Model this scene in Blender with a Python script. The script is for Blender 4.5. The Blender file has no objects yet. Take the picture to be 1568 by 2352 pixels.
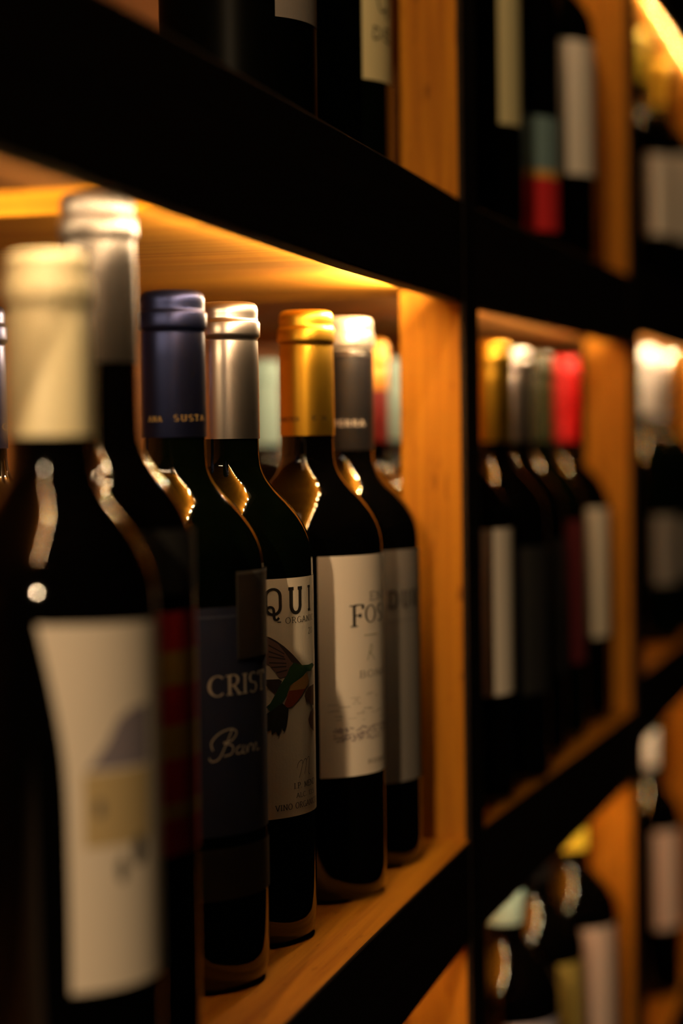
import bpy, bmesh, math, random
from mathutils import Matrix, Vector
random.seed(7)
S = bpy.context.scene
COL = S.collection
PI = math.pi
D2R = PI / 180

# ------------------------------------------------------------------ camera, world, exposure
CAM_H = 0.231                      # lens height above the middle shelf (metres)
yaw, pitch, roll = 0.2607, -0.0337, -0.0135
fw = Vector((math.cos(yaw) * math.cos(pitch), math.sin(yaw) * math.cos(pitch), math.sin(pitch)))
rt0 = Vector((math.sin(yaw), -math.cos(yaw), 0))
up0 = rt0.cross(fw)
rt = rt0 * math.cos(roll) + up0 * math.sin(roll)
up = up0 * math.cos(roll) - rt0 * math.sin(roll)
cd = bpy.data.cameras.new('camera')
cam = bpy.data.objects.new('camera', cd)
COL.objects.link(cam)
cam.matrix_world = Matrix(((rt.x, up.x, -fw.x, 0), (rt.y, up.y, -fw.y, 0), (rt.z, up.z, -fw.z, CAM_H), (0, 0, 0, 1)))
cd.sensor_fit = 'HORIZONTAL'
cd.sensor_width = 24
cd.lens = 4600 / 1568 * 24
cd.clip_start = 0.01
cd.dof.use_dof = True
cd.dof.focus_distance = 0.925
cd.dof.aperture_fstop = 3.6
S.camera = cam

w = bpy.data.worlds.new('world')
S.world = w
w.use_nodes = True
w.node_tree.nodes['Background'].inputs[0].default_value = (1.0, 0.8, 0.6, 1)
w.node_tree.nodes['Background'].inputs[1].default_value = 0.0012
S.view_settings.view_transform = 'Standard'
S.view_settings.look = 'None'
S.view_settings.gamma = 1.0
S.view_settings.exposure = 0.0
S.view_settings.use_curve_mapping = False
S.cycles.use_denoising = True
S.cycles.sample_clamp_indirect = 4.0
S.cycles.max_bounces = 6
S.cycles.adaptive_threshold = 0.02

LED_COLOR = (1.0, 0.69, 0.37)
LED_POWER = 2050.0
LED_TILT = 48 * D2R      # the diodes lean up towards the boards above them

# ceiling spotlight further back along the aisle, aimed along the shelf fronts
SPOT_AT = Vector((-2.94, -0.095, 1.08))
SPOT_AIM = Vector((1.05, 0.262, 0.22)) - SPOT_AT
SPOT_ROT = SPOT_AIM.to_track_quat('-Z', 'Y')
ld = bpy.data.lights.new('spot_light', 'SPOT')
ld.energy = 310.0
ld.color = (1.0, 0.69, 0.38)
ld.shadow_soft_size = 0.02
ld.spot_size = 22 * D2R
ld.spot_blend = 0.8
spot = bpy.data.objects.new('spot_light', ld)
COL.objects.link(spot)
spot.rotation_mode = 'QUATERNION'
spot.rotation_quaternion = SPOT_ROT
spot.location = SPOT_AT

# ------------------------------------------------------------------ materials
MATS = {}


def principled(name, color, rough=0.5, metal=0.0, **kw):
    m = bpy.data.materials.new(name)
    m.use_nodes = True
    b = m.node_tree.nodes['Principled BSDF']
    b.inputs['Base Color'].default_value = (*color, 1)
    b.inputs['Roughness'].default_value = rough
    b.inputs['Metallic'].default_value = metal
    for k, v in kw.items():
        b.inputs[k.replace('_', ' ')].default_value = v
    MATS[name] = m
    return m


def noise_bump(m, scale, strength, dist=0.0003):
    nt = m.node_tree
    tc = nt.nodes.new('ShaderNodeTexCoord')
    n = nt.nodes.new('ShaderNodeTexNoise')
    n.inputs['Scale'].default_value = scale
    n.inputs['Detail'].default_value = 3
    nt.links.new(tc.outputs['Object'], n.inputs['Vector'])
    bp = nt.nodes.new('ShaderNodeBump')
    bp.inputs['Strength'].default_value = strength
    bp.inputs['Distance'].default_value = dist
    nt.links.new(n.outputs['Fac'], bp.inputs['Height'])
    nt.links.new(bp.outputs['Normal'], nt.nodes['Principled BSDF'].inputs['Normal'])
    return n


def wood(name, light, dark, axis, rough=0.7, scale=1.0, speck=0.35):
    """pine board: grain streaks along `axis` (0, 1, 2), small dark pores and broad tone drift"""
    m = bpy.data.materials.new(name)
    m.use_nodes = True
    nt = m.node_tree
    b = nt.nodes['Principled BSDF']
    b.inputs['Roughness'].default_value = rough
    b.inputs['Specular IOR Level'].default_value = 0.12
    tc = nt.nodes.new('ShaderNodeTexCoord')

    def tex(sc_along, sc_across, detail, rough_):
        mp = nt.nodes.new('ShaderNodeMapping')
        sc = [sc_across * scale] * 3
        sc[axis] = sc_along * scale
        mp.inputs['Scale'].default_value = sc
        nt.links.new(tc.outputs['Object'], mp.inputs['Vector'])
        n = nt.nodes.new('ShaderNodeTexNoise')
        n.inputs['Scale'].default_value = 1
        n.inputs['Detail'].default_value = detail
        n.inputs['Roughness'].default_value = rough_
        nt.links.new(mp.outputs['Vector'], n.inputs['Vector'])
        return n
    g = tex(6, 160, 4, 0.6)
    r1 = nt.nodes.new('ShaderNodeValToRGB')
    r1.color_ramp.elements[0].position = 0.3
    r1.color_ramp.elements[0].color = (*dark, 1)
    r1.color_ramp.elements[1].position = 0.62
    r1.color_ramp.elements[1].color = (*light, 1)
    nt.links.new(g.outputs['Fac'], r1.inputs['Fac'])
    p = tex(45, 260, 2, 0.5)
    r2 = nt.nodes.new('ShaderNodeValToRGB')
    r2.color_ramp.elements[0].position = 0.27
    r2.color_ramp.elements[0].color = (0.35, 0.28, 0.22, 1)
    r2.color_ramp.elements[1].position = 0.36
    r2.color_ramp.elements[1].color = (1, 1, 1, 1)
    nt.links.new(p.outputs['Fac'], r2.inputs['Fac'])
    mx = nt.nodes.new('ShaderNodeMix')
    mx.data_type = 'RGBA'
    mx.blend_type = 'MULTIPLY'
    mx.inputs['Factor'].default_value = speck
    nt.links.new(r1.outputs['Color'], mx.inputs[6])
    nt.links.new(r2.outputs['Color'], mx.inputs[7])
    t = tex(2.5, 14, 2, 0.5)
    r3 = nt.nodes.new('ShaderNodeValToRGB')
    r3.color_ramp.elements[0].position = 0.3
    r3.color_ramp.elements[0].color = (0.62, 0.56, 0.5, 1)
    r3.color_ramp.elements[1].position = 0.65
    r3.color_ramp.elements[1].color = (1, 1, 1, 1)
    nt.links.new(t.outputs['Fac'], r3.inputs['Fac'])
    mx2 = nt.nodes.new('ShaderNodeMix')
    mx2.data_type = 'RGBA'
    mx2.blend_type = 'MULTIPLY'
    mx2.inputs['Factor'].default_value = 0.6
    nt.links.new(mx.outputs[2], mx2.inputs[6])
    nt.links.new(r3.outputs['Color'], mx2.inputs[7])
    nt.links.new(mx2.outputs[2], b.inputs['Base Color'])
    bp = nt.nodes.new('ShaderNodeBump')
    bp.inputs['Strength'].default_value = 0.25
    bp.inputs['Distance'].default_value = 0.0004
    nt.links.new(g.outputs['Fac'], bp.inputs['Height'])
    nt.links.new(bp.outputs['Normal'], b.inputs['Normal'])
    MATS[name] = m
    return m


PINE_L, PINE_D = (0.50, 0.20, 0.010), (0.34, 0.118, 0.005)
wood('pine_x', PINE_L, PINE_D, 0)
wood('pine_y', PINE_L, PINE_D, 1)
wood('pine_z', (0.42, 0.160, 0.007), (0.27, 0.090, 0.004), 2, speck=0.7)
wood('pine_lit', (0.66, 0.30, 0.016), (0.52, 0.20, 0.008), 1)  # lighter copy of the pine, strip glow put into the board's colour
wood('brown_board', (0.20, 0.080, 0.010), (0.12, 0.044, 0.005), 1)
wood('dark_stain', (0.014, 0.008, 0.004), (0.008, 0.005, 0.003), 0, rough=0.7)
wood('back_wood', (0.20, 0.07, 0.012), (0.12, 0.04, 0.006), 0, rough=0.6)
principled('plaster', (0.03, 0.025, 0.02), 0.9)
noise_bump(MATS['plaster'], 60, 0.3)
principled('floor_stone', (0.03, 0.027, 0.025), 0.7)
noise_bump(MATS['floor_stone'], 40, 0.3)
principled('lamp_black', (0.02, 0.02, 0.02), 0.4)
principled('lamp_bulb', (0.9, 0.85, 0.7), 0.3)
principled('led_tape', (0.8, 0.8, 0.78), 0.5)


def led_mat(name, power):
    m = bpy.data.materials.new(name)
    m.use_nodes = True
    b = m.node_tree.nodes['Principled BSDF']
    b.inputs['Base Color'].default_value = (0.9, 0.8, 0.5, 1)
    b.inputs['Emission Color'].default_value = (*LED_COLOR, 1)
    b.inputs['Emission Strength'].default_value = power
    MATS[name] = m
    return m


# bottle glass, wine inside: near-black, sharp gloss
principled('glass_black', (0.0009, 0.0008, 0.0007), 0.045, IOR=1.52)
principled('glass_green', (0.0010, 0.0020, 0.0006), 0.045, IOR=1.52)
principled('glass_satin', (0.0006, 0.0008, 0.0005), 0.35, Specular_IOR_Level=0.02)
principled('glass_olive', (0.002, 0.003, 0.0006), 0.045, IOR=1.52)
for n_, sc_ in (('glass_black', 35), ('glass_green', 35), ('glass_olive', 35)):
    noise_bump(MATS[n_], sc_, 0.05, 0.0006)
# capsules
principled('foil_cream', (0.88, 0.78, 0.48), 0.42)
principled('foil_grey', (0.060, 0.053, 0.046), 0.36, 0.7)
principled('foil_navy', (0.016, 0.022, 0.070), 0.36, 0.9)
principled('foil_silver', (0.66, 0.58, 0.52), 0.30, 1.0)
principled('foil_gold', (0.72, 0.40, 0.035), 0.36, 1.0)
principled('foil_black', (0.005, 0.005, 0.006), 0.42, 0.0, Specular_IOR_Level=0.25)
principled('foil_champagne', (0.52, 0.46, 0.36), 0.36, 0.8)
principled('foil_teal', (0.30, 0.45, 0.42), 0.5)
principled('foil_orange', (0.75, 0.30, 0.03), 0.4, 0.4)
principled('foil_red', (0.60, 0.0015, 0.0015), 0.5)
principled('foil_darkred', (0.22, 0.012, 0.01), 0.45)
principled('foil_white', (0.85, 0.82, 0.78), 0.35)
principled('foil_yellow', (0.85, 0.62, 0.05), 0.4)
principled('foil_olive', (0.03, 0.036, 0.014), 0.4)
for k in ('foil_silver', 'foil_gold', 'foil_grey', 'foil_navy', 'foil_champagne'):
    noise_bump(MATS[k], 300, 0.06, 0.0002)
# paper
for n_, c_ in (('paper_cream', (0.70, 0.60, 0.46)), ('paper_white', (0.70, 0.61, 0.50)), ('paper_grey_shade', (0.17, 0.15, 0.13)),  # the grey is lowered to hold shade on the label by the post
               ('paper_navy', (0.010, 0.016, 0.050)), ('paper_brown', (0.022, 0.015, 0.009)), ('paper_red', (0.55, 0.012, 0.014)),
               ('paper_ochre', (0.55, 0.30, 0.05)), ('paper_kraft', (0.58, 0.50, 0.26)), ('paper_teal', (0.14, 0.22, 0.22)),
               ('paper_lilac', (0.46, 0.42, 0.50)), ('paper_yellow', (0.48, 0.36, 0.08)), ('paper_pink', (0.70, 0.52, 0.44)),
               ('paper_black', (0.006, 0.0055, 0.005)), ('paper_darkred', (0.10, 0.006, 0.008))):
    principled(n_, c_, 0.75)
    noise_bump(MATS[n_], 900, 0.35, 0.0003)
for n_, c_ in (('ink_black', (0.008, 0.007, 0.006)), ('ink_white', (0.62, 0.55, 0.46)), ('ink_gold', (0.24, 0.16, 0.05)),
               ('ink_grey', (0.10, 0.09, 0.08)), ('ink_faint', (0.42, 0.36, 0.29)), ('ink_mauve', (0.34, 0.27, 0.25)),
               ('ink_wing', (0.15, 0.085, 0.075)), ('ink_wing_dark', (0.030, 0.020, 0.020)), ('ink_green', (0.010, 0.055, 0.018)),
               ('ink_amber', (0.36, 0.19, 0.05)), ('ink_rust', (0.20, 0.035, 0.006)), ('ink_tail', (0.008, 0.010, 0.010)),
               ('ink_flower', (0.12, 0.06, 0.03)), ('ink_ochre', (0.46, 0.34, 0.16)), ('ink_violet', (0.20, 0.17, 0.20)),
               ('ink_leaf', (0.20, 0.20, 0.10)), ('ink_blue', (0.05, 0.06, 0.11))):
    principled(n_, c_, 0.7)


# ------------------------------------------------------------------ mesh helpers
def obj(name, bm, mat, parent=None, smooth=False):
    me = bpy.data.meshes.new(name)
    bm.to_mesh(me)
    bm.free()
    me.materials.append(MATS[mat])
    if smooth:
        for p in me.polygons:
            p.use_smooth = True
    o = bpy.data.objects.new(name, me)
    COL.objects.link(o)
    if parent is not None:
        o.parent = parent
    return o


def empty(name, loc, rz=0.0):
    o = bpy.data.objects.new(name, None)
    o.empty_display_size = 0.05
    o.location = loc
    o.rotation_euler = (0, 0, rz)
    COL.objects.link(o)
    return o


def box(x0, x1, y0, y1, z0, z1, bev=0.0):
    bm = bmesh.new()
    vs = [bm.verts.new((x, y, z)) for x in (x0, x1) for y in (y0, y1) for z in (z0, z1)]
    for q in ((0, 1, 3, 2), (4, 6, 7, 5), (0, 4, 5, 1), (2, 3, 7, 6), (0, 2, 6, 4), (1, 5, 7, 3)):
        bm.faces.new([vs[i] for i in q])
    bmesh.ops.recalc_face_normals(bm, faces=bm.faces)
    if bev:
        bmesh.ops.bevel(bm, geom=list(bm.edges), offset=bev, segments=2, affect='EDGES', profile=0.5)
    return bm


def spline(pts, sub):
    out = []
    n = len(pts)
    for i in range(n - 1):
        p0, p1, p2, p3 = pts[max(i - 1, 0)], pts[i], pts[i + 1], pts[min(i + 2, n - 1)]
        for k in range(sub):
            t = k / sub
            q = []
            for a in range(2):
                q.append(0.5 * (2 * p1[a] + (p2[a] - p0[a]) * t + (2 * p0[a] - 5 * p1[a] + 4 * p2[a] - p3[a]) * t * t
                                + (3 * p1[a] - p0[a] - 3 * p2[a] + p3[a]) * t ** 3))
            out.append(tuple(q))
    out.append(pts[-1])
    return out


def lathe(prof, n=64):
    bm = bmesh.new()
    rings = []
    for r, z in prof:
        if r < 1e-6:
            rings.append([bm.verts.new((0, 0, z))])
        else:
            rings.append([bm.verts.new((r * math.cos(2 * PI * k / n), r * math.sin(2 * PI * k / n), z)) for k in range(n)])
    for a, b in zip(rings[:-1], rings[1:]):
        for k in range(n):
            k2 = (k + 1) % n
            if len(a) == 1 and len(b) == 1:
                continue
            if len(a) == 1:
                bm.faces.new((a[0], b[k2], b[k]))
            elif len(b) == 1:
                bm.faces.new((a[k], a[k2], b[0]))
            else:
                bm.faces.new((a[k], a[k2], b[k2], b[k]))
    bmesh.ops.recalc_face_normals(bm, faces=bm.faces)
    return bm


# ------------------------------------------------------------------ flat print wrapped on a cylinder (u in degrees, z in mm)
def wrap(name, polys, R, mat, parent, step=2.0, off=0.0):
    """polys: lists of (angle in degrees, z in mm); cut into narrow strips, then bent round the bottle"""
    bm = bmesh.new()
    lo, hi = 1e9, -1e9
    for p in polys:
        vs = [bm.verts.new((a, z, 0)) for a, z in p]
        lo = min(lo, min(a for a, _ in p))
        hi = max(hi, max(a for a, _ in p))
        try:
            bm.faces.new(vs)
        except ValueError:
            pass
    bmesh.ops.triangulate(bm, faces=list(bm.faces))
    a = math.ceil(lo / step) * step
    while a < hi:
        bmesh.ops.bisect_plane(bm, geom=list(bm.verts) + list(bm.edges) + list(bm.faces), dist=1e-5,
                               plane_co=(a, 0, 0), plane_no=(1, 0, 0))
        a += step
    for v in bm.verts:
        t = v.co.x * D2R
        v.co = Vector(((R + off) * math.cos(t), (R + off) * math.sin(t), v.co.y / 1000))
    for f in bm.faces:
        f.normal_update()
        c = f.calc_center_median()
        if f.normal.x * c.x + f.normal.y * c.y < 0:
            f.normal_flip()
    o = obj(name, bm, mat, parent)
    if len(polys) > 1:
        o['kind'] = 'stuff'
    return o


def arc(cx, cy, rx, ry, a0, a1, n=14):
    return [(cx + rx * math.cos((a0 + (a1 - a0) * k / n) * D2R), cy + ry * math.sin((a0 + (a1 - a0) * k / n) * D2R)) for k in range(n + 1)]


# glyph = (advance width, strokes, serif feet)
G = {
    'A': (.80, [[(.05, 0), (.40, 1), (.75, 0)], [(.18, .34), (.62, .34)]], [(.05, 0), (.75, 0)]),
    'B': (.68, [[(.14, 0), (.14, 1)], [(.14, 1)] + arc(.34, .76, .24, .24, 90, -90) + [(.14, .52)], [(.14, .52)] + arc(.36, .26, .27, .26, 90, -90) + [(.14, 0)]], [(.1, 0), (.1, 1)]),
    'C': (.80, [arc(.44, .5, .36, .5, 48, 312, 24)], []),
    'D': (.82, [[(.14, 0), (.14, 1)], [(.14, 1)] + arc(.32, .5, .42, .5, 90, -90, 20) + [(.14, 0)]], [(.1, 0), (.1, 1)]),
    'E': (.62, [[(.14, 0), (.14, 1)], [(.14, 1), (.55, 1), (.55, .84)], [(.14, .52), (.44, .52)], [(.14, 0), (.57, 0), (.57, .17)]], [(.1, 0), (.1, 1)]),
    'F': (.60, [[(.16, 0), (.16, 1)], [(.16, 1), (.58, 1), (.58, .80)], [(.16, .52), (.44, .52)], [(.44, .60), (.44, .42)]], [(.16, 0), (.12, 1)]),
    'G': (.84, [arc(.44, .5, .36, .5, 50, 330, 24), [(.76, .0), (.76, .40)]], [(.74, .42)]),
    'I': (.34, [[(.17, 0), (.17, 1)]], [(.17, 0), (.17, 1)]),
    'L': (.58, [[(.14, 0), (.14, 1)], [(.14, 0), (.55, 0), (.55, .18)]], [(.12, 1)]),
    'M': (.95, [[(.13, 0), (.15, 1)], [(.15, 1), (.47, .1), (.80, 1)], [(.80, 1), (.82, 0)]], [(.13, 0), (.82, 0)]),
    'N': (.84, [[(.13, 0), (.13, 1)], [(.13, 1), (.71, 0)], [(.71, 0), (.71, 1)]], [(.13, 0), (.71, 1)]),
    'O': (.86, [arc(.43, .5, .36, .5, 0, 360, 28)], []),
    'P': (.64, [[(.14, 0), (.14, 1)], [(.14, 1)] + arc(.32, .73, .26, .27, 90, -90) + [(.14, .46)]], [(.14, 0), (.1, 1)]),
    'R': (.74, [[(.14, 0), (.14, 1)], [(.14, 1)] + arc(.32, .74, .25, .26, 90, -90) + [(.14, .48)], [(.34, .48), (.68, 0)]], [(.14, 0), (.1, 1), (.66, 0)]),
    'S': (.62, [arc(.31, .745, .22, .255, 40, 250, 14) + arc(.31, .255, .24, .255, 85, -145, 16)], []),
    'T': (.68, [[(.34, 0), (.34, 1)], [(.05, .82), (.05, 1), (.63, 1), (.63, .82)]], [(.34, 0)]),
    'U': (.80, [[(.14, 1), (.14, .30)] + arc(.40, .30, .26, .30, 180, 360, 14) + [(.66, 1)]], [(.14, 1), (.66, 1)]),
    'V': (.78, [[(.06, 1), (.39, 0), (.72, 1)]], [(.06, 1), (.72, 1)]),
    'W': (1.1, [[(.06, 1), (.32, 0), (.55, 1), (.80, 0), (1.04, 1)]], [(.06, 1), (1.04, 1)]),
    'X': (.78, [[(.06, 1), (.72, 0)], [(.06, 0), (.72, 1)]], [(.06, 1), (.72, 1), (.06, 0), (.72, 0)]),
    '0': (.60, [arc(.30, .5, .22, .5, 0, 360, 22)], []),
    '1': (.40, [[(.06, .8), (.22, 1), (.22, 0)]], [(.22, 0)]),
    '2': (.58, [arc(.29, .72, .22, .28, 165, -35, 14) + [(.06, 0), (.54, 0)]], []),
    '3': (.56, [arc(.27, .75, .2, .25, 150, -90, 14), arc(.27, .26, .23, .26, 90, -150, 14)], []),
    '5': (.56, [[(.50, 1), (.12, 1), (.10, .56)] + arc(.27, .30, .23, .30, 120, -150, 14)], []),
    '.': (.26, [[(.08, .04), (.18, .04)], [(.08, .10), (.18, .10)]], []),
    '-': (.60, [[(.06, .38), (.54, .38)], [(.06, .33), (.54, .33)]], []),
    ' ': (.40, [], []),
}


def stroke(pts, thick, thin, asp):
    """quads of a pen stroke: wide where it runs upright, narrow where it runs level"""
    n = len(pts)
    L, Rr = [], []
    closed = n > 3 and math.hypot(pts[0][0] - pts[-1][0], pts[0][1] - pts[-1][1]) < 1e-4
    for i in range(n):
        a = pts[i - 1] if i > 0 else (pts[-2] if closed else pts[0])
        b = pts[i + 1] if i < n - 1 else (pts[1] if closed else pts[-1])
        dx, dy = (b[0] - a[0]) * asp, b[1] - a[1]
        l = math.hypot(dx, dy) or 1
        dx, dy = dx / l, dy / l
        w_ = (thin + (thick - thin) * dy * dy) / 2
        L.append((pts[i][0] - dy * w_ / asp, pts[i][1] + dx * w_))
        Rr.append((pts[i][0] + dy * w_ / asp, pts[i][1] - dx * w_))
    out = []
    for i in range(n - 1):
        # split hard corners into their own segments
        out.append([L[i], L[i + 1], Rr[i + 1], Rr[i]])
    return out


def corners(st):
    """break a polyline at sharp corners so that every piece offsets cleanly"""
    res, cur = [], [st[0]]
    for i in range(1, len(st)):
        cur.append(st[i])
        if i < len(st) - 1:
            a, b, c = st[i - 1], st[i], st[i + 1]
            v1 = (b[0] - a[0], b[1] - a[1])
            v2 = (c[0] - b[0], c[1] - b[1])
            l1, l2 = math.hypot(*v1), math.hypot(*v2)
            if l1 > 1e-6 and l2 > 1e-6 and (v1[0] * v2[0] + v1[1] * v2[1]) / (l1 * l2) < 0.75:
                res.append(cur)
                cur = [st[i]]
    res.append(cur)
    return res


def text_polys(s, a0, a1, z0, cap, R, thick=.16, thin=.055, serif=.10, gap=.06):
    adv = sum(G[c][0] + gap for c in s) - gap
    kx = (a1 - a0) / adv
    asp = kx * D2R * R * 1000 / cap            # horizontal mm per unit / vertical mm per unit
    polys = []
    x = 0
    for c in s:
        wd, strokes, feet = G[c]
        qs = []
        for st in strokes:
            for piece in corners(st):
                qs += stroke(piece, thick, thin, asp)
        if serif:
            for fx, fy in feet:
                sy = thin if fy < .5 else -thin
                h = serif / asp
                qs.append([(fx - h - thick / 2 / asp, fy), (fx + h + thick / 2 / asp, fy), (fx + h + thick / 2 / asp, fy + sy), (fx - h - thick / 2 / asp, fy + sy)])
        for q in qs:
            polys.append([(a0 + (x + px) * kx, z0 + py * cap) for px, py in q])
        x += wd + gap
    return polys


def pen_polys(strokes, a0, a1, z0, h, R, wd=.05):
    """freehand strokes on a unit square"""
    asp = (a1 - a0) * D2R * R * 1000 / h
    polys = []
    for st in strokes:
        for piece in corners(spline(st, 5)):
            for q in stroke(piece, wd, wd, asp):
                polys.append([(a0 + px * (a1 - a0), z0 + py * h) for px, py in q])
    return polys


def rect(a0, a1, z0, z1):
    return [(a0, z0), (a1, z0), (a1, z1), (a0, z1)]


# ------------------------------------------------------------------ structure
floor = obj('floor', box(-3.6, 4.0, -2.5, 1.0, -1.06, -1.0), 'floor_stone')
floor['kind'] = 'structure'
wall = obj('wall_back', box(-3.6, 4.0, 0.80, 0.9, -1.0, 1.35), 'plaster')
wall['kind'] = 'structure'
ceil = obj('ceiling', box(-3.6, 4.0, -2.5, 1.0, 1.35, 1.41), 'plaster')
ceil['kind'] = 'structure'

# ------------------------------------------------------------------ the rack: three bays that follow a gentle curve
D0 = 0.2294          # front of the shelves
DEP = 0.34           # shelf depth
TH = 0.0545          # hollow shelf thickness
rack = empty('wine_rack', (0, 0, -1.0))
rack['label'] = 'long pine wine rack with dark stained shelf fronts, hidden lights and upright posts'
rack['category'] = 'wine rack'
A1, A2, A3 = 0.0, -3.0 * D2R, -1.5 * D2R
X2 = 1.1576
XS = 1.06            # the near bay starts this far behind the lens
O1 = Vector((-XS, D0, 0))
O2 = Vector((X2, D0, 0))
L1, L2, L3 = X2 + XS, 0.576, 0.70
O3 = O2 + Vector((math.cos(A2) * L2, math.sin(A2) * L2, 0.0))
BAYS = [(O1, A1, L1), (O2, A2, L2), (O3, A3, L3)]
LEVELS = [[-0.335, 0.0, 0.371, 0.742], [-0.335, 0.0, 0.371, 0.742], [-0.335, 0.025, 0.385, 0.705]]


def put(o, bay):
    O, a, L = BAYS[bay]
    o.parent = rack
    o.location = O - Vector((0, 0, -1.0))
    o.rotation_euler = (0, 0, a)
    return o


led_mat('led_diode', LED_POWER)


def led(bay, x0, x1, z, power_mat='led_diode', pitch_=0.0166):
    t = put(obj('led_strip', box(x0, x1, 0.0102, 0.0106, z - 0.0004, z + 0.0026), 'led_tape'), bay)
    bm = bmesh.new()
    x = x0 + pitch_ / 2
    while x < x1:
        b2 = box(x - 0.0022, x + 0.0022, -0.00024, 0.00024, -0.0012, 0.0012)
        b2.normal_update()
        for f in b2.faces:                      # light leaves the front and the lower edge; the rest is the diode's casing
            f.material_index = 0 if (f.normal.y > 0.9 or f.normal.z < -0.9) else 1
        bmesh.ops.rotate(b2, verts=b2.verts, cent=(0, 0, 0), matrix=Matrix.Rotation(LED_TILT, 3, 'X'))
        bmesh.ops.translate(b2, verts=b2.verts, vec=(0, 0.0118, z + 0.0010))
        me = bpy.data.meshes.new('tmp')
        b2.to_mesh(me)
        b2.free()
        bm.from_mesh(me)
        bpy.data.meshes.remove(me)
        x += pitch_
    d = obj('diode', bm, power_mat, t)
    d.data.materials.append(MATS['led_tape'])
    d['kind'] = 'stuff'
    return t


for b, (O, a, L) in enumerate(BAYS):
    for lv in LEVELS[b]:
        # load-bearing top boards, two planks deep
        put(obj('shelf_plank', box(0.001, L - 0.001, 0.0, 0.168, lv - 0.018, lv, 0.0012), 'pine_x'), b)
        put(obj('shelf_plank', box(0.001, L - 0.001, 0.1695, DEP, lv - 0.018, lv, 0.0012), 'pine_x'), b)
        # dark stained fascia hides the light strip behind a small lip
        put(obj('fascia', box(0, L, -0.0006, 0.010, lv - TH - 0.0045, lv - 0.0004, 0.0012), 'dark_stain'), b)
        # boards closing the underside
        if b == 0 and lv == 0.371:
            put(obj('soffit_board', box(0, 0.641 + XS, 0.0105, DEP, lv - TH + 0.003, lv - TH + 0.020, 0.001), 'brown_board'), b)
            put(obj('soffit_board', box(0.708 + XS, L - 0.003, 0.0105, DEP, lv - TH + 0.003, lv - TH + 0.020, 0.001), 'pine_lit'), b)
        elif not (lv == 0.0 and b == 1):
            put(obj('soffit_board', box(0.003, L - 0.003, 0.0105, DEP, lv - TH + 0.003, lv - TH + 0.020, 0.001), 'pine_y'), b)
    # back boards
    for k in range(11):
        z0 = -0.98 + k * 0.185
        put(obj('back_board', box(0.0, L, DEP + 0.001, DEP + 0.013, z0, z0 + 0.183, 0.001), 'back_wood'), b)

# posts (full height), each with a dark stained strip on its front
for bay, x0, x1, dep in ((0, L1 - 0.020, L1 + 0.020, 0.0380), (1, L2 - 0.020, L2 + 0.020, 0.0400), (2, L3 - 0.040, L3, 0.0600), (0, 0.0, 0.040, 0.0380)):
    p_ = put(obj('post', box(x0, x1, 0.0012, dep, -1.0, 1.10, 0.0012), 'pine_z'), bay)
    obj('front_strip', box(x0 - 0.0004, x1 + 0.0004, -0.0012, 0.0022, -1.0, 1.10, 0.0006), 'dark_stain', p_)

# light strips behind the lips
led_mat('led_strong', LED_POWER * 6.0)
led_mat('led_low', LED_POWER * 1.0)
led_mat('led_soft', LED_POWER * 0.35)
Z1 = 0.371 - TH - 0.0008
led(0, XS + 0.44, XS + 0.75, Z1, 'led_low')
led(0, XS + 0.75, XS + 0.99, Z1)
led(0, XS + 0.99, XS + 1.09, Z1, 'led_strong')
led(0, XS + 0.40, XS + 1.12, 0.742 - TH - 0.0008)
led(0, XS + 0.70, XS + 1.12, 0.0 - TH - 0.0008)
for lv in LEVELS[1][1:]:
    led(1, 0.024, L2 - 0.03, lv - TH - 0.0008, 'led_diode')
for lv in LEVELS[2][1:]:
    led(2, 0.024, L3 - 0.06, lv - TH - 0.0008, 'led_diode' if lv < 0.5 else 'led_soft')
# unseen short strip, added to brighten the farther board's edge, across the gap between the two soffit boards, fixed to the edge of the nearer one
t = put(obj('led_strip', box(0.6412 + XS, 0.6417 + XS, 0.02, 0.20, Z1 + 0.006, Z1 + 0.010), 'led_tape'), 0)
bm = bmesh.new()
for k in range(11):
    yy = 0.028 + k * 0.0166
    vs = [bm.verts.new((0.6420 + XS, yy + dy, Z1 + 0.008 + dz)) for dy, dz in ((-0.0022, -0.001), (0.0022, -0.001), (0.0022, 0.001), (-0.0022, 0.001))]
    bm.faces.new(vs)
obj('diode', bm, 'led_soft', t)['kind'] = 'stuff'


# ------------------------------------------------------------------ the ceiling spotlight's body
lamp = empty('ceiling_spotlight', (SPOT_AT.x, SPOT_AT.y, SPOT_AT.z))
lamp['label'] = 'small black ceiling spotlight behind the photographer, aimed along the rack'
lamp['category'] = 'spotlight'
hood = obj('shade', lathe([(0.0, 0.112), (0.024, 0.110), (0.034, 0.100), (0.040, 0.040), (0.044, -0.022), (0.042, -0.022), (0.037, 0.040), (0.030, 0.096), (0.0, 0.104)], 32), 'lamp_black', lamp, True)
hood.rotation_mode = 'QUATERNION'
hood.rotation_quaternion = SPOT_ROT
bulb = obj('bulb', lathe([(0.0, 0.028), (0.016, 0.030), (0.024, 0.040), (0.024, 0.050), (0.014, 0.085), (0.0, 0.090)], 24), 'lamp_bulb', hood, True)
obj('stem', lathe([(0.0, 0.04), (0.006, 0.04), (0.006, 0.25), (0.0, 0.25)], 16), 'lamp_black', lamp, True)
obj('canopy', lathe([(0.0, 0.248), (0.040, 0.249), (0.045, 0.256), (0.045, 0.2695), (0.0, 0.2695)], 32), 'lamp_black', lamp, True)
spot.parent = lamp
spot.location = (0, 0, 0)

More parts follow.
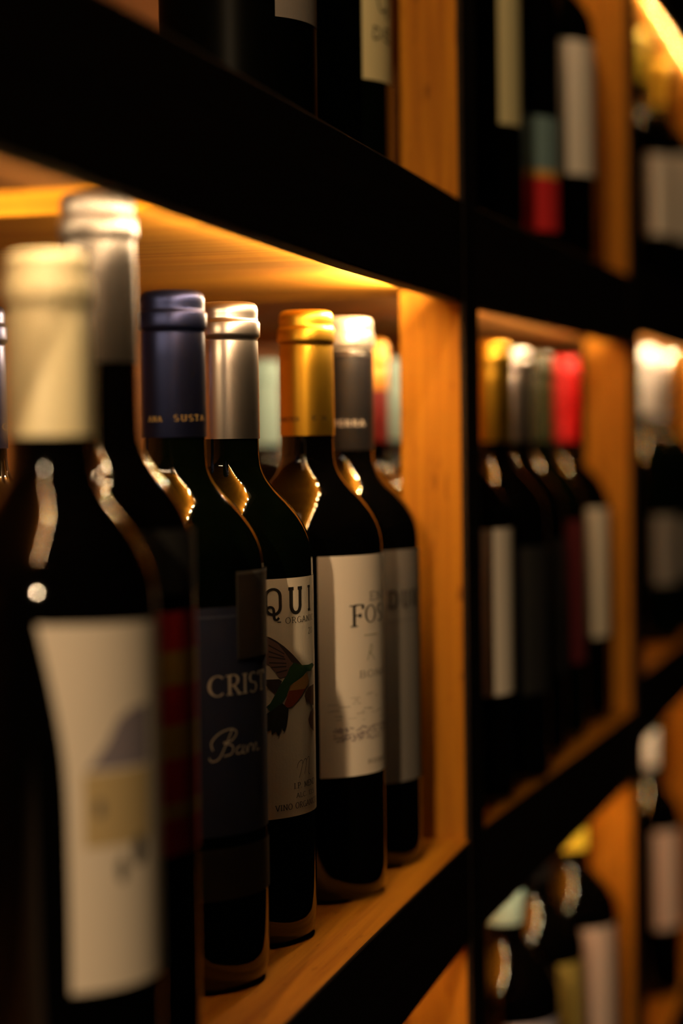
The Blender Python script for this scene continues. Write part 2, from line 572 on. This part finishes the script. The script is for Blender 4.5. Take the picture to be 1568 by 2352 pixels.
# ------------------------------------------------------------------ bottles
def glass_profile(R, h, zs, rn=0.0135, zn=None):
    """bordeaux bottle: base, straight wall up to zs, round shoulder, neck"""
    zn = zn or zs + 0.052
    k = (zn - zs) / 0.052
    k2 = R - rn
    low = [(0, 0.006), (R * .55, 0.004), (R * .80, 0.0), (R * .90, 0.0), (R * .965, 0.0025), (R * .99, 0.007), (R, 0.014)]
    sh = [(R, zs - 0.02), (R, zs - 0.002), (rn + k2 * .970, zs + .0065 * k), (rn + k2 * .885, zs + .0130 * k), (rn + k2 * .740, zs + .0195 * k),
          (rn + k2 * .530, zs + .0262 * k), (rn + k2 * .310, zs + .0320 * k), (rn + k2 * .140, zs + .0372 * k), (rn + k2 * .045, zs + .0420 * k),
          (rn + k2 * .012, zs + .0465 * k), (rn + k2 * .002, zs + .052 * k), (rn, zs + .060 * k), (rn, zs + .070 * k)]
    return low + [(R, 0.06), (R, 0.11)] + spline(sh, 4) + [(rn - .0004, h - .017), (rn - .0004, h - .002), (0.009, h - .001), (0, h - .001)]


def capsule_profile(h, skirt, rn, z_from=None):
    r = rn + 0.0004
    z0 = h - skirt if z_from is None else z_from
    top = [(r + .0002, z0), (r + .0001, h - .030), (r - .0001, h - .0185), (r - .0003, h - .0176), (r + .0002, h - .0169), (r + .0009, h - .0163),
           (r + .0010, h - .0150), (r + .0010, h - .0100), (r + .0007, h - .0092), (r + .0001, h - .0086), (r, h - .0075), (r + .0001, h - .0055), (r + .0001, h - .0035),
           (r - .0004, h - .0016), (r - .0014, h - .0005), (r - .0030, h), (r * .5, h), (0, h)]
    return top


def bottle(name, label, x, y, z, glass='glass_black', cap='foil_black', R=0.038, h=0.300, zs=0.178, rn=0.0135, skirt=0.069,
           paper=None, span=None, zr=None, group=None, lod=64, zn=None):
    o = empty(name, (x, y, z + 0.0003))
    o['label'] = label
    o['category'] = 'wine bottle'
    if group:
        o['group'] = group
    obj('bottle_glass', lathe(glass_profile(R, h, zs, rn, zn), lod), glass, o, True)
    c = obj('capsule', lathe(capsule_profile(h, skirt, rn), lod), cap, o, True)
    lab = None
    if paper:
        lab = wrap('paper_label', [rect(span[0], span[1], zr[0], zr[1])], R, paper, o, 3.0, 0.00025)
    return o, c, lab


PR = 0.0381   # print radius on the standard bottle

# --- cream capsule, nearest
o, c, lab = bottle('wine_bottle', 'nearest bottle, with a pale cream capsule and a white picture label', 0.5996, 0.2567, 0, cap='foil_cream',
                   R=0.0333, h=0.2935, zs=0.180, rn=0.0132, skirt=0.0590)
edge = [(194, 176.6), (201.9, 155.1), (207.6, 132.2), (208.9, 101.3), (208.8, 62.0)]
pl = [(a, z) for a, z in spline(edge, 4)]
lab = wrap('paper_label', [pl + [(300, 62.0), (300, 175.4)]], 0.0333, 'paper_white', o, 3.0, 0.00025)
wrap('print_panel', [rect(217.5, 262, 107, 130)], 0.0333, 'ink_ochre', lab, 2.5, 0.0004)
wrap('print_roof', [[(219, 131), (231, 139), (238, 146), (247, 149), (262, 150), (262, 131)]], 0.0333, 'ink_violet', lab, 2.5, 0.0004)
wrap('print_dot', [arc(239, 99, 3.2, 4.2, 0, 350, 16), arc(252, 104, 5.5, 5, 0, 350, 16), arc(226, 119, 2.5, 3, 0, 350, 12)], 0.0333, 'ink_grey', lab, 2.5, 0.0005)

# --- tall grey capsule
o, c, lab = bottle('wine_bottle', 'tallest bottle, with a dull grey capsule and red and ochre banded label', 0.6881, 0.2744, 0, cap='foil_grey', R=0.0335, h=0.3235,
                   zs=0.191, rn=0.0132, skirt=0.062, zn=0.242)
wrap('label_edge', [rect(205, 300, 178, 201)], 0.0335, 'paper_black', o, 3.0, 0.0002)
bands = [(171.5, 157.5, 'paper_red'), (157.5, 145, 'paper_ochre'), (145, 131, 'paper_red'), (131, 118.6, 'paper_ochre'), (118.6, 103, 'paper_red'), (103, 97, 'paper_ochre'), (97, 84, 'paper_red')]
for z1, z0, mt in bands:
    wrap('label_band', [rect(205, 300, z0, z1)], 0.0335, mt, o, 3.0, 0.00025)

# --- navy bottle
o, c, lab = bottle('wine_bottle', 'bottle with a navy capsule and dark blue label lettered CRIST', 0.8193, 0.2929, 0, 'glass_green', 'foil_navy', h=0.2977, skirt=0.0630,
                   paper='paper_navy', span=(196, 308), zr=(67, 163.3))
wrap('print_line', [rect(200, 239, 158.8, 159.8)], PR, 'ink_blue', lab, 2.5, 0.0003)
wrap('print_title', text_polys('CRIST', 217.8, 271.5, 126.2, 8.4, PR), PR, 'ink_white', lab, 2.0, 0.00035)
scr = [[(.02, .35), (.0, .62), (.14, .90), (.34, 1.0), (.44, .86), (.34, .62), (.2, .58)], [(.36, 1.0), (.24, .5), (.12, .08), (.0, .0), (-.04, .12)],
       [(.2, .56), (.36, .44), (.34, .2), (.2, .14)], [(.52, .42), (.44, .34), (.44, .18), (.54, .2), (.58, .42), (.56, .18), (.62, .16)],
       [(.64, .40), (.66, .16), (.70, .36), (.76, .42), (.78, .36)], [(.80, .40), (.81, .16), (.86, .38), (.91, .38), (.91, .16), (1.0, .2)]]
wrap('print_script', pen_polys(scr, 220, 262, 99, 13, PR, .045), PR, 'ink_white', lab, 2.0, 0.00035)
st = wrap('stamp_label', [rect(239.6, 300, 141, 177.8)], PR, 'paper_brown', o, 2.5, 0.0007)
wrap('stamp_edge', [rect(239.6, 300, 176.6, 177.9), rect(239.6, 240.4, 141, 177.8)], PR, 'ink_grey', st, 2.5, 0.0008)
wrap('foot_label', [rect(200, 300, 40, 62)], PR, 'paper_black', o, 2.5, 0.00025)
wrap('print_cap', text_polys('SUSTA', 199, 262, 241.6, 2.6, .0139, .2, .1, .06, .25) + text_polys('ANA', 150, 178, 241.4, 2.4, .0139, .2, .1, .06, .25),
     0.0139, 'ink_gold', c, 6.0, 0.0004)

# --- silver bottle, in focus
o, c, lab = bottle('wine_bottle', 'bottle with a brushed silver capsule and cream hummingbird label lettered QUI', 0.8982, 0.2934, 0, 'glass_green', 'foil_silver', h=0.298, skirt=0.0640,
                   paper='paper_cream', span=(198, 312), zr=(59.7, 169.8), lod=96)
q = []
asp = 1.0
# tall condensed title letters
qw = 9.6
q += [[(a, z) for a, z in p] for p in text_polys('U', 239.8, 254.6, 153.6, 12.0, PR, .19, .13, .05, 0)]
q += text_polys('I', 262.4, 268.4, 153.6, 12.0, PR, .14, .10, .06, 0)


def q_letter(a0, a1, z0, h):
    asp_ = (a1 - a0) * D2R * PR * 1000 / h
    ring = [(.0, .35)] + arc(.5, .68, .42, .32, 180, 0, 14) + arc(.5, .30, .42, .30, 0, -180, 14) + [(.08, .35)]
    ring = arc(.5, .70, .42, .30, 180, 0, 14) + arc(.5, .30, .42, .30, 0, -180, 14) + [(.08, .70)]
    out = stroke(ring, .15, .10, asp_)
    tail = spline([(.10, .06), (.16, .24), (.34, .30), (.50, .22), (.54, .02), (.56, -.16), (.70, -.22), (.84, -.14)], 5)
    out += stroke(tail, .13, .09, asp_)
    return [[(a0 + px * (a1 - a0), z0 + py * h) for px, py in t] for t in out]


q += q_letter(220.0, 233.6, 153.6, 11.6)
wrap('print_title', q, PR, 'ink_black', lab, 2.0, 0.00035)
sm = text_polys('ORGANIC', 236.6, 274, 149.0, 2.75, PR, .15, .07, .10, .16)
sm += text_polys('-', 229.6, 233.4, 149.0, 2.75, PR, .12, .10, 0)
sm += text_polys('20', 263, 271, 143.0, 2.9, PR, .14, .07, 0)
sm += text_polys('I.P. MEND', 242.6, 272, 72.3, 2.7, PR, .17, .08, .08)
sm += text_polys('ALC. 13.5', 244.8, 270, 68.0, 2.2, PR, .16, .09, .06)
sm += text_polys('VINO ORGANICO', 226.2, 276, 63.2, 2.7, PR, .16, .08, .08, .10)
sm += pen_polys([[(.0, .55), (.08, .82), (.28, .95), (.36, .80), (.26, .4), (.12, .0)], [(.36, .74), (.52, .96), (.64, .92), (.60, .6), (.48, .15)],
                 [(.62, .8), (.76, 1.0), (.88, 1.0), (.86, .6), (.80, .2), (.92, .05)]], 246, 264, 73.5 + 3.5, 8.5, PR, .035)
wrap('print_text', sm, PR, 'ink_black', lab, 2.0, 0.00035)
BIRD = [
    ('ink_wing', [[(219.0, 144.3), (224.0, 143.3), (228.9, 141.5), (235.4, 138.6), (242.0, 135.2), (247.9, 131.9), (253.4, 129.0), (249.4, 125.6), (242.7, 124.6), (236.8, 125.0), (231.0, 124.3), (228.1, 126.9), (225.7, 128.6), (223.7, 130.4), (218.7, 132.0)]], 'bird_wing', 30),
    ('ink_wing_dark', [[(220.9, 144.0), (224.0, 143.3), (228.9, 141.5), (235.4, 138.6), (242.0, 135.2), (247.9, 131.9), (253.4, 129.0), (248.4, 129.0), (241.9, 131.1), (236.2, 135.5), (230.1, 140.1), (224.0, 142.4)],
                       [(222.8, 140.1), (235.3, 135.5), (235.3, 134.9), (222.7, 139.4)], [(222.7, 137.3), (235.2, 134.1), (235.2, 133.4), (222.7, 136.6)], [(222.6, 134.9), (236.1, 133.1), (236.1, 132.4), (222.6, 134.2)],
                       [(222.9, 132.1), (237.0, 131.1), (237.0, 130.5), (222.9, 131.4)], [(224.5, 129.9), (237.0, 129.7), (236.9, 129.0), (224.5, 129.2)], [(228.5, 127.3), (237.9, 128.0), (237.8, 127.3), (228.5, 126.6)],
                       [(218.5, 124.2), (230.5, 123.9), (233.1, 122.8), (230.4, 120.1), (227.4, 117.4), (223.4, 119.5), (218.5, 122.5)]], 'bird_feather', 40),
    ('ink_green', [[(236.8, 125.0), (239.8, 128.6), (244.0, 130.7), (253.4, 129.0), (262.6, 128.6), (270.3, 128.9), (276.1, 127.5), (266.4, 125.3), (259.9, 125.6), (254.5, 123.8), (243.7, 121.4), (239.6, 120.0), (236.6, 115.9), (232.9, 112.8), (226.8, 110.3), (223.2, 109.5), (220.1, 111.6), (223.3, 113.1), (227.4, 117.1), (231.3, 121.2)]], 'bird_back', 45),
    ('ink_amber', [[(243.7, 121.4), (254.5, 123.8), (259.8, 125.3), (262.7, 122.2), (263.1, 120.3), (257.1, 117.8), (239.0, 118.1), (240.1, 120.0)]], 'bird_belly', 50),
    ('ink_rust', [[(239.0, 118.1), (257.1, 117.8), (252.2, 115.1), (246.1, 112.1), (240.8, 110.4), (237.4, 110.4), (234.2, 111.5), (236.5, 114.5)]], 'bird_breast', 55),
    ('ink_tail', [[(223.2, 109.5), (232.9, 112.8), (238.3, 109.8), (237.7, 106.0), (236.2, 101.8), (234.3, 99.4), (232.5, 101.4), (229.4, 98.0), (227.4, 100.0), (224.1, 98.6), (223.8, 101.2), (221.4, 100.4), (217.9, 100.5), (220.0, 108.3)]], 'bird_tail', 60),
    ('ink_flower', [[(257.1, 116.1), (262.1, 118.2), (274.1, 118.7), (273.1, 108.7), (266.5, 109.8), (263.6, 111.7), (258.4, 111.4), (256.2, 114.3)], [(261.3, 103.2), (265.2, 106.3), (273.0, 107.8), (272.0, 96.6), (265.8, 98.7), (262.1, 101.4)]], 'flower', 30),
]
for mt, ps, nm, k in BIRD:
    wrap(nm, ps, PR, mt, lab, 2.0, 0.00030 + k * 2e-6)

# --- gold bottle
o, c, lab = bottle('wine_bottle', 'bottle with a shiny gold capsule and white label lettered FOS', 0.9938, 0.2828, 0, 'glass_black', 'foil_gold', h=0.2995, skirt=0.0640,
                   paper='paper_white', span=(202, 312), zr=(64, 175), lod=96)
q = text_polys('F', 228.0, 240.5, 139.0, 11.0, PR, .17, .06, .12) + text_polys('OS', 242.0, 268.5, 140.8, 8.6, PR, .17, .06, .1, .12)
q += text_polys('EN', 247.5, 269, 151.8, 4.3, PR, .15, .06, .10, .12)
wrap('print_title', q, PR, 'ink_black', lab, 2.0, 0.00035)
q = text_polys('BONA', 235.5, 272, 113.2, 3.4, PR, .16, .07, .10, .16) + text_polys('BODEGA', 243.5, 271, 69.4, 2.0, PR, .18, .10, .06)
wrap('print_text', q, PR, 'ink_grey', lab, 2.0, 0.00035)
q = pen_polys([[(.1, .0), (.3, .5), (.42, .95), (.6, .9), (.5, .55), (.3, .5), (.6, .3), (.85, .0)]], 243, 256, 121.5, 8, PR, .05) + [rect(241, 258, 134.2, 134.6)]
wrap('print_crest', q, PR, 'ink_leaf', lab, 2.0, 0.00035)
q = []
for k in range(26):       # faint engraved hills
    a = 206 + random.random() * 58
    z = 91 + random.random() * 14
    q.append(rect(a, a + 3 + 7 * random.random(), z, z + .25 + .25 * random.random()))
wrap('print_hills', q, PR, 'ink_faint', lab, 2.5, 0.00033)
q = []
for k in range(150):
    a = 212 + random.random() * 66
    z = 81.5 + random.random() * 7
    q.append(rect(a, a + 1.2 + 1.6 * random.random(), z, z + .5 + .5 * random.random()))
wrap('print_vines', q, PR, 'ink_mauve', lab, 2.5, 0.00036)
wrap('print_cap', text_polys('WINSTER', 120, 180, 242.8, 2.0, .0139, .2, .1, .06, .14) + text_polys('EX', 206, 240, 243.4, 2.0, .0139, .2, .1, .06, .6), 0.0139, 'ink_black', c, 6.0, 0.0004)

# --- black bottle with champagne top
o, c, lab = bottle('wine_bottle', 'bottle with a black capsule, pale metal top and label darkened grey for shade beside the post', 1.0748, 0.2820, 0, 'glass_black', 'foil_black', h=0.3005, skirt=0.073,
                   paper='paper_grey_shade', span=(204, 312), zr=(47, 173.3))  # paper colour carries the shade thrown by the gold bottle
obj('capsule_top', lathe([(r + .00035, z + .0002) for r, z in capsule_profile(0.3005, 0.0198, .0135)[2:]], 64), 'foil_champagne', c, True)
obj('capsule_ring', lathe([(.0139, .2785), (.0143, .2790), (.0143, .2800), (.0139, .2805)], 64), 'foil_grey', c, True)
wrap('print_title', text_polys('DUR', 226.4, 264, 142.0, 9.0, PR, .20, .12, .05, .30), PR, 'ink_black', lab, 2.0, 0.00035)
wrap('print_line', [rect(226, 262, 134.6, 135.2)], PR, 'ink_grey', lab, 2.5, 0.00035)
wrap('print_cap', text_polys('TERRA', 158, 232, 240.8, 3.0, .0139, .24, .12, .06, .3), 0.0139, 'ink_faint', c, 6.0, 0.0004)

# --- back row of the near bay
o, c, lab = bottle('wine_bottle', 'navy capped bottle behind the cream capped one at the left edge of the photo', 0.8281, 0.3903, 0, 'glass_green', 'foil_navy', h=0.295, skirt=0.064)
wrap('print_cap', text_polys('O C', 200, 285, 239.2, 3.0, .0139, .2, .1, .06, .2), 0.0139, 'ink_gold', c, 6.0, 0.0004)

# --- seen past the post, back rows of the middle bay
bottle('wine_bottle', 'teal capped bottle just left of the lit post', 1.479, 0.354, 0, cap='foil_teal', skirt=0.062, h=0.295)
bottle('wine_bottle', 'teal capped bottle showing between the silver and gold capsules', 1.454, 0.449, 0, cap='foil_teal', skirt=0.064, h=0.295)
o, c, lab = bottle('wine_bottle', 'bottle with an orange topped dark red capsule half hidden behind the black capped one', 1.320, 0.333, 0, cap='foil_darkred', h=0.301)
obj('capsule_top', lathe([(r + .0003, z + .0002) for r, z in capsule_profile(0.301, 0.034, .0135)], 48), 'foil_orange', c, True)
bottle('wine_bottle', 'black capped bottle between the orange topped one and the teal capped one by the post', 1.616, 0.392, 0, cap='foil_black', h=0.302)

# --- middle bay, middle shelf
MG = 'bottles in the middle bay'
bottle('wine_bottle', 'bottle with a pale grey label just right of the lit post', 1.270, 0.264, 0, cap='foil_olive', paper='paper_white', span=(190, 290), zr=(70, 176), group=MG)
bottle('wine_bottle', 'gold capped bottle, the one nearest the lit post in the middle bay', 1.360, 0.2555, 0, cap='foil_gold', paper='paper_black', span=(200, 300), zr=(60, 160), group=MG)
bottle('wine_bottle', 'bottle with a dull silver capsule between the gold and olive ones', 1.464, 0.2590, 0, cap='foil_silver', paper='paper_black', span=(200, 300), zr=(60, 160), group=MG)
bottle('wine_bottle', 'bottle with an olive grey capsule left of the bright red one', 1.5500, 0.2560, 0, 'glass_green', cap='foil_olive', paper='paper_darkred', span=(200, 290), zr=(60, 170), group=MG)
bottle('wine_bottle', 'bottle with a bright red capsule and cream label', 1.6550, 0.2515, 0, cap='foil_red', paper='paper_cream', span=(196, 292), zr=(70, 176), group=MG)

# --- far bay, middle shelf
bottle('wine_bottle', 'bottle with a glossy white capsule beyond the second post', 2.063, 0.2310, 0.025, 'glass_green', cap='foil_white', paper='paper_grey_shade', span=(200, 290), zr=(60, 130))
bottle('wine_bottle', 'bottle with a shining silver capsule at the right edge of the middle shelf', 2.200, 0.2250, 0.025, 'glass_green', cap='foil_silver', paper='paper_grey_shade', span=(200, 290), zr=(60, 120))

# --- lower shelf of the middle bay
ZL = -0.335
bottle('wine_bottle', 'lower shelf bottle with a grey teal capsule and lilac label', 1.373, 0.2530, ZL, cap='foil_teal', paper='paper_lilac', span=(190, 290), zr=(60, 168))
bottle('wine_bottle', 'lower shelf bottle with a dark capsule and yellow label', 1.514, 0.2560, ZL, cap='foil_black', paper='paper_yellow', span=(218, 290), zr=(60, 172))
bottle('wine_bottle', 'lower shelf bottle with a yellow capsule and pinkish white label', 1.633, 0.2450, ZL, cap='foil_yellow', paper='paper_pink', span=(200, 290), zr=(70, 172))
bottle('wine_bottle', 'lower shelf bottle with a white capsule beyond the second post', 2.06, 0.2320, ZL, cap='foil_white', paper='paper_pink', span=(200, 290), zr=(70, 170))

# --- upper shelf
ZU = 0.371
o, c, lab = bottle('wine_bottle', 'upper shelf bottle with a cream label hand lettered DE', 1.0997, 0.2997, ZU, 'glass_green', cap='foil_black', paper='paper_kraft', span=(228.1, 300), zr=(60.5, 172))
hl = [[(.0, .05), (.04, .95)], [(.0, 1.0), (.26, .84), (.36, .5), (.24, .12), (.0, .0)], [(.56, .0), (.58, 1.0)], [(.58, 1.0), (.92, .98)], [(.57, .52), (.86, .54)], [(.56, .02), (.95, .0)]]
wrap('print_text', pen_polys(hl, 240, 268, 83.2, 7.0, PR, .15), PR, 'ink_black', lab, 2.0, 0.0004)
hl = [[(.0, 1.2), (.05, .5), (.2, .1), (.45, .1), (.6, .3)], [(.7, 1.2), (.72, .2), (.6, -.3)], [(.7, .9), (1.0, 1.1)]]
wrap('print_text', pen_polys(hl, 246, 268, 98.5, 10.0, PR, .11), PR, 'ink_black', lab, 2.0, 0.0004)
o, c, lab = bottle('wine_bottle', 'upper shelf bottle with a plain brown grey label over the gap before the DE bottle', 0.9306, 0.2969, ZU, 'glass_satin', cap='foil_navy', paper='paper_grey_shade', span=(224.9, 300), zr=(60.0, 165))
bottle('wine_bottle', 'dark upper shelf bottle behind the DE bottle against the post', 1.176, 0.3180, ZU, 'glass_green', cap='foil_grey', paper='paper_black', span=(200, 290), zr=(60, 160))
bottle('wine_bottle', 'upper shelf bottle with a narrow beige label right of the post', 1.3385, 0.2660, ZU, cap='foil_grey', paper='paper_kraft', span=(225, 262), zr=(70, 165))
o, c, lab = bottle('wine_bottle', 'upper shelf bottle with a teal and red banded label', 1.4648, 0.2600, ZU, cap='foil_navy', paper='paper_red', span=(194, 262), zr=(12, 50))
wrap('label_band', [rect(194, 262, 50, 56)], PR, 'paper_ochre', o, 3.0, 0.00025)
wrap('label_band', [rect(194, 262, 56, 94)], PR, 'paper_teal', o, 3.0, 0.00025)
bottle('wine_bottle', 'upper shelf bottle with a tall white label before the second post', 1.571, 0.2490, ZU, cap='foil_black', paper='paper_white', span=(202, 300), zr=(65, 168))
bottle('wine_bottle', 'small upper shelf bottle with a yellow capsule beyond the second post', 2.045, 0.2330, 0.385, cap='foil_yellow', h=0.258, zs=0.146, skirt=0.052, paper='paper_white', span=(200, 280), zr=(50, 130))
bottle('wine_bottle', 'small upper shelf bottle with a pale label at the right edge of the photo', 2.200, 0.2260, 0.385, cap='foil_gold', h=0.258, zs=0.150, skirt=0.052, paper='paper_white', span=(190, 290), zr=(60, 150))
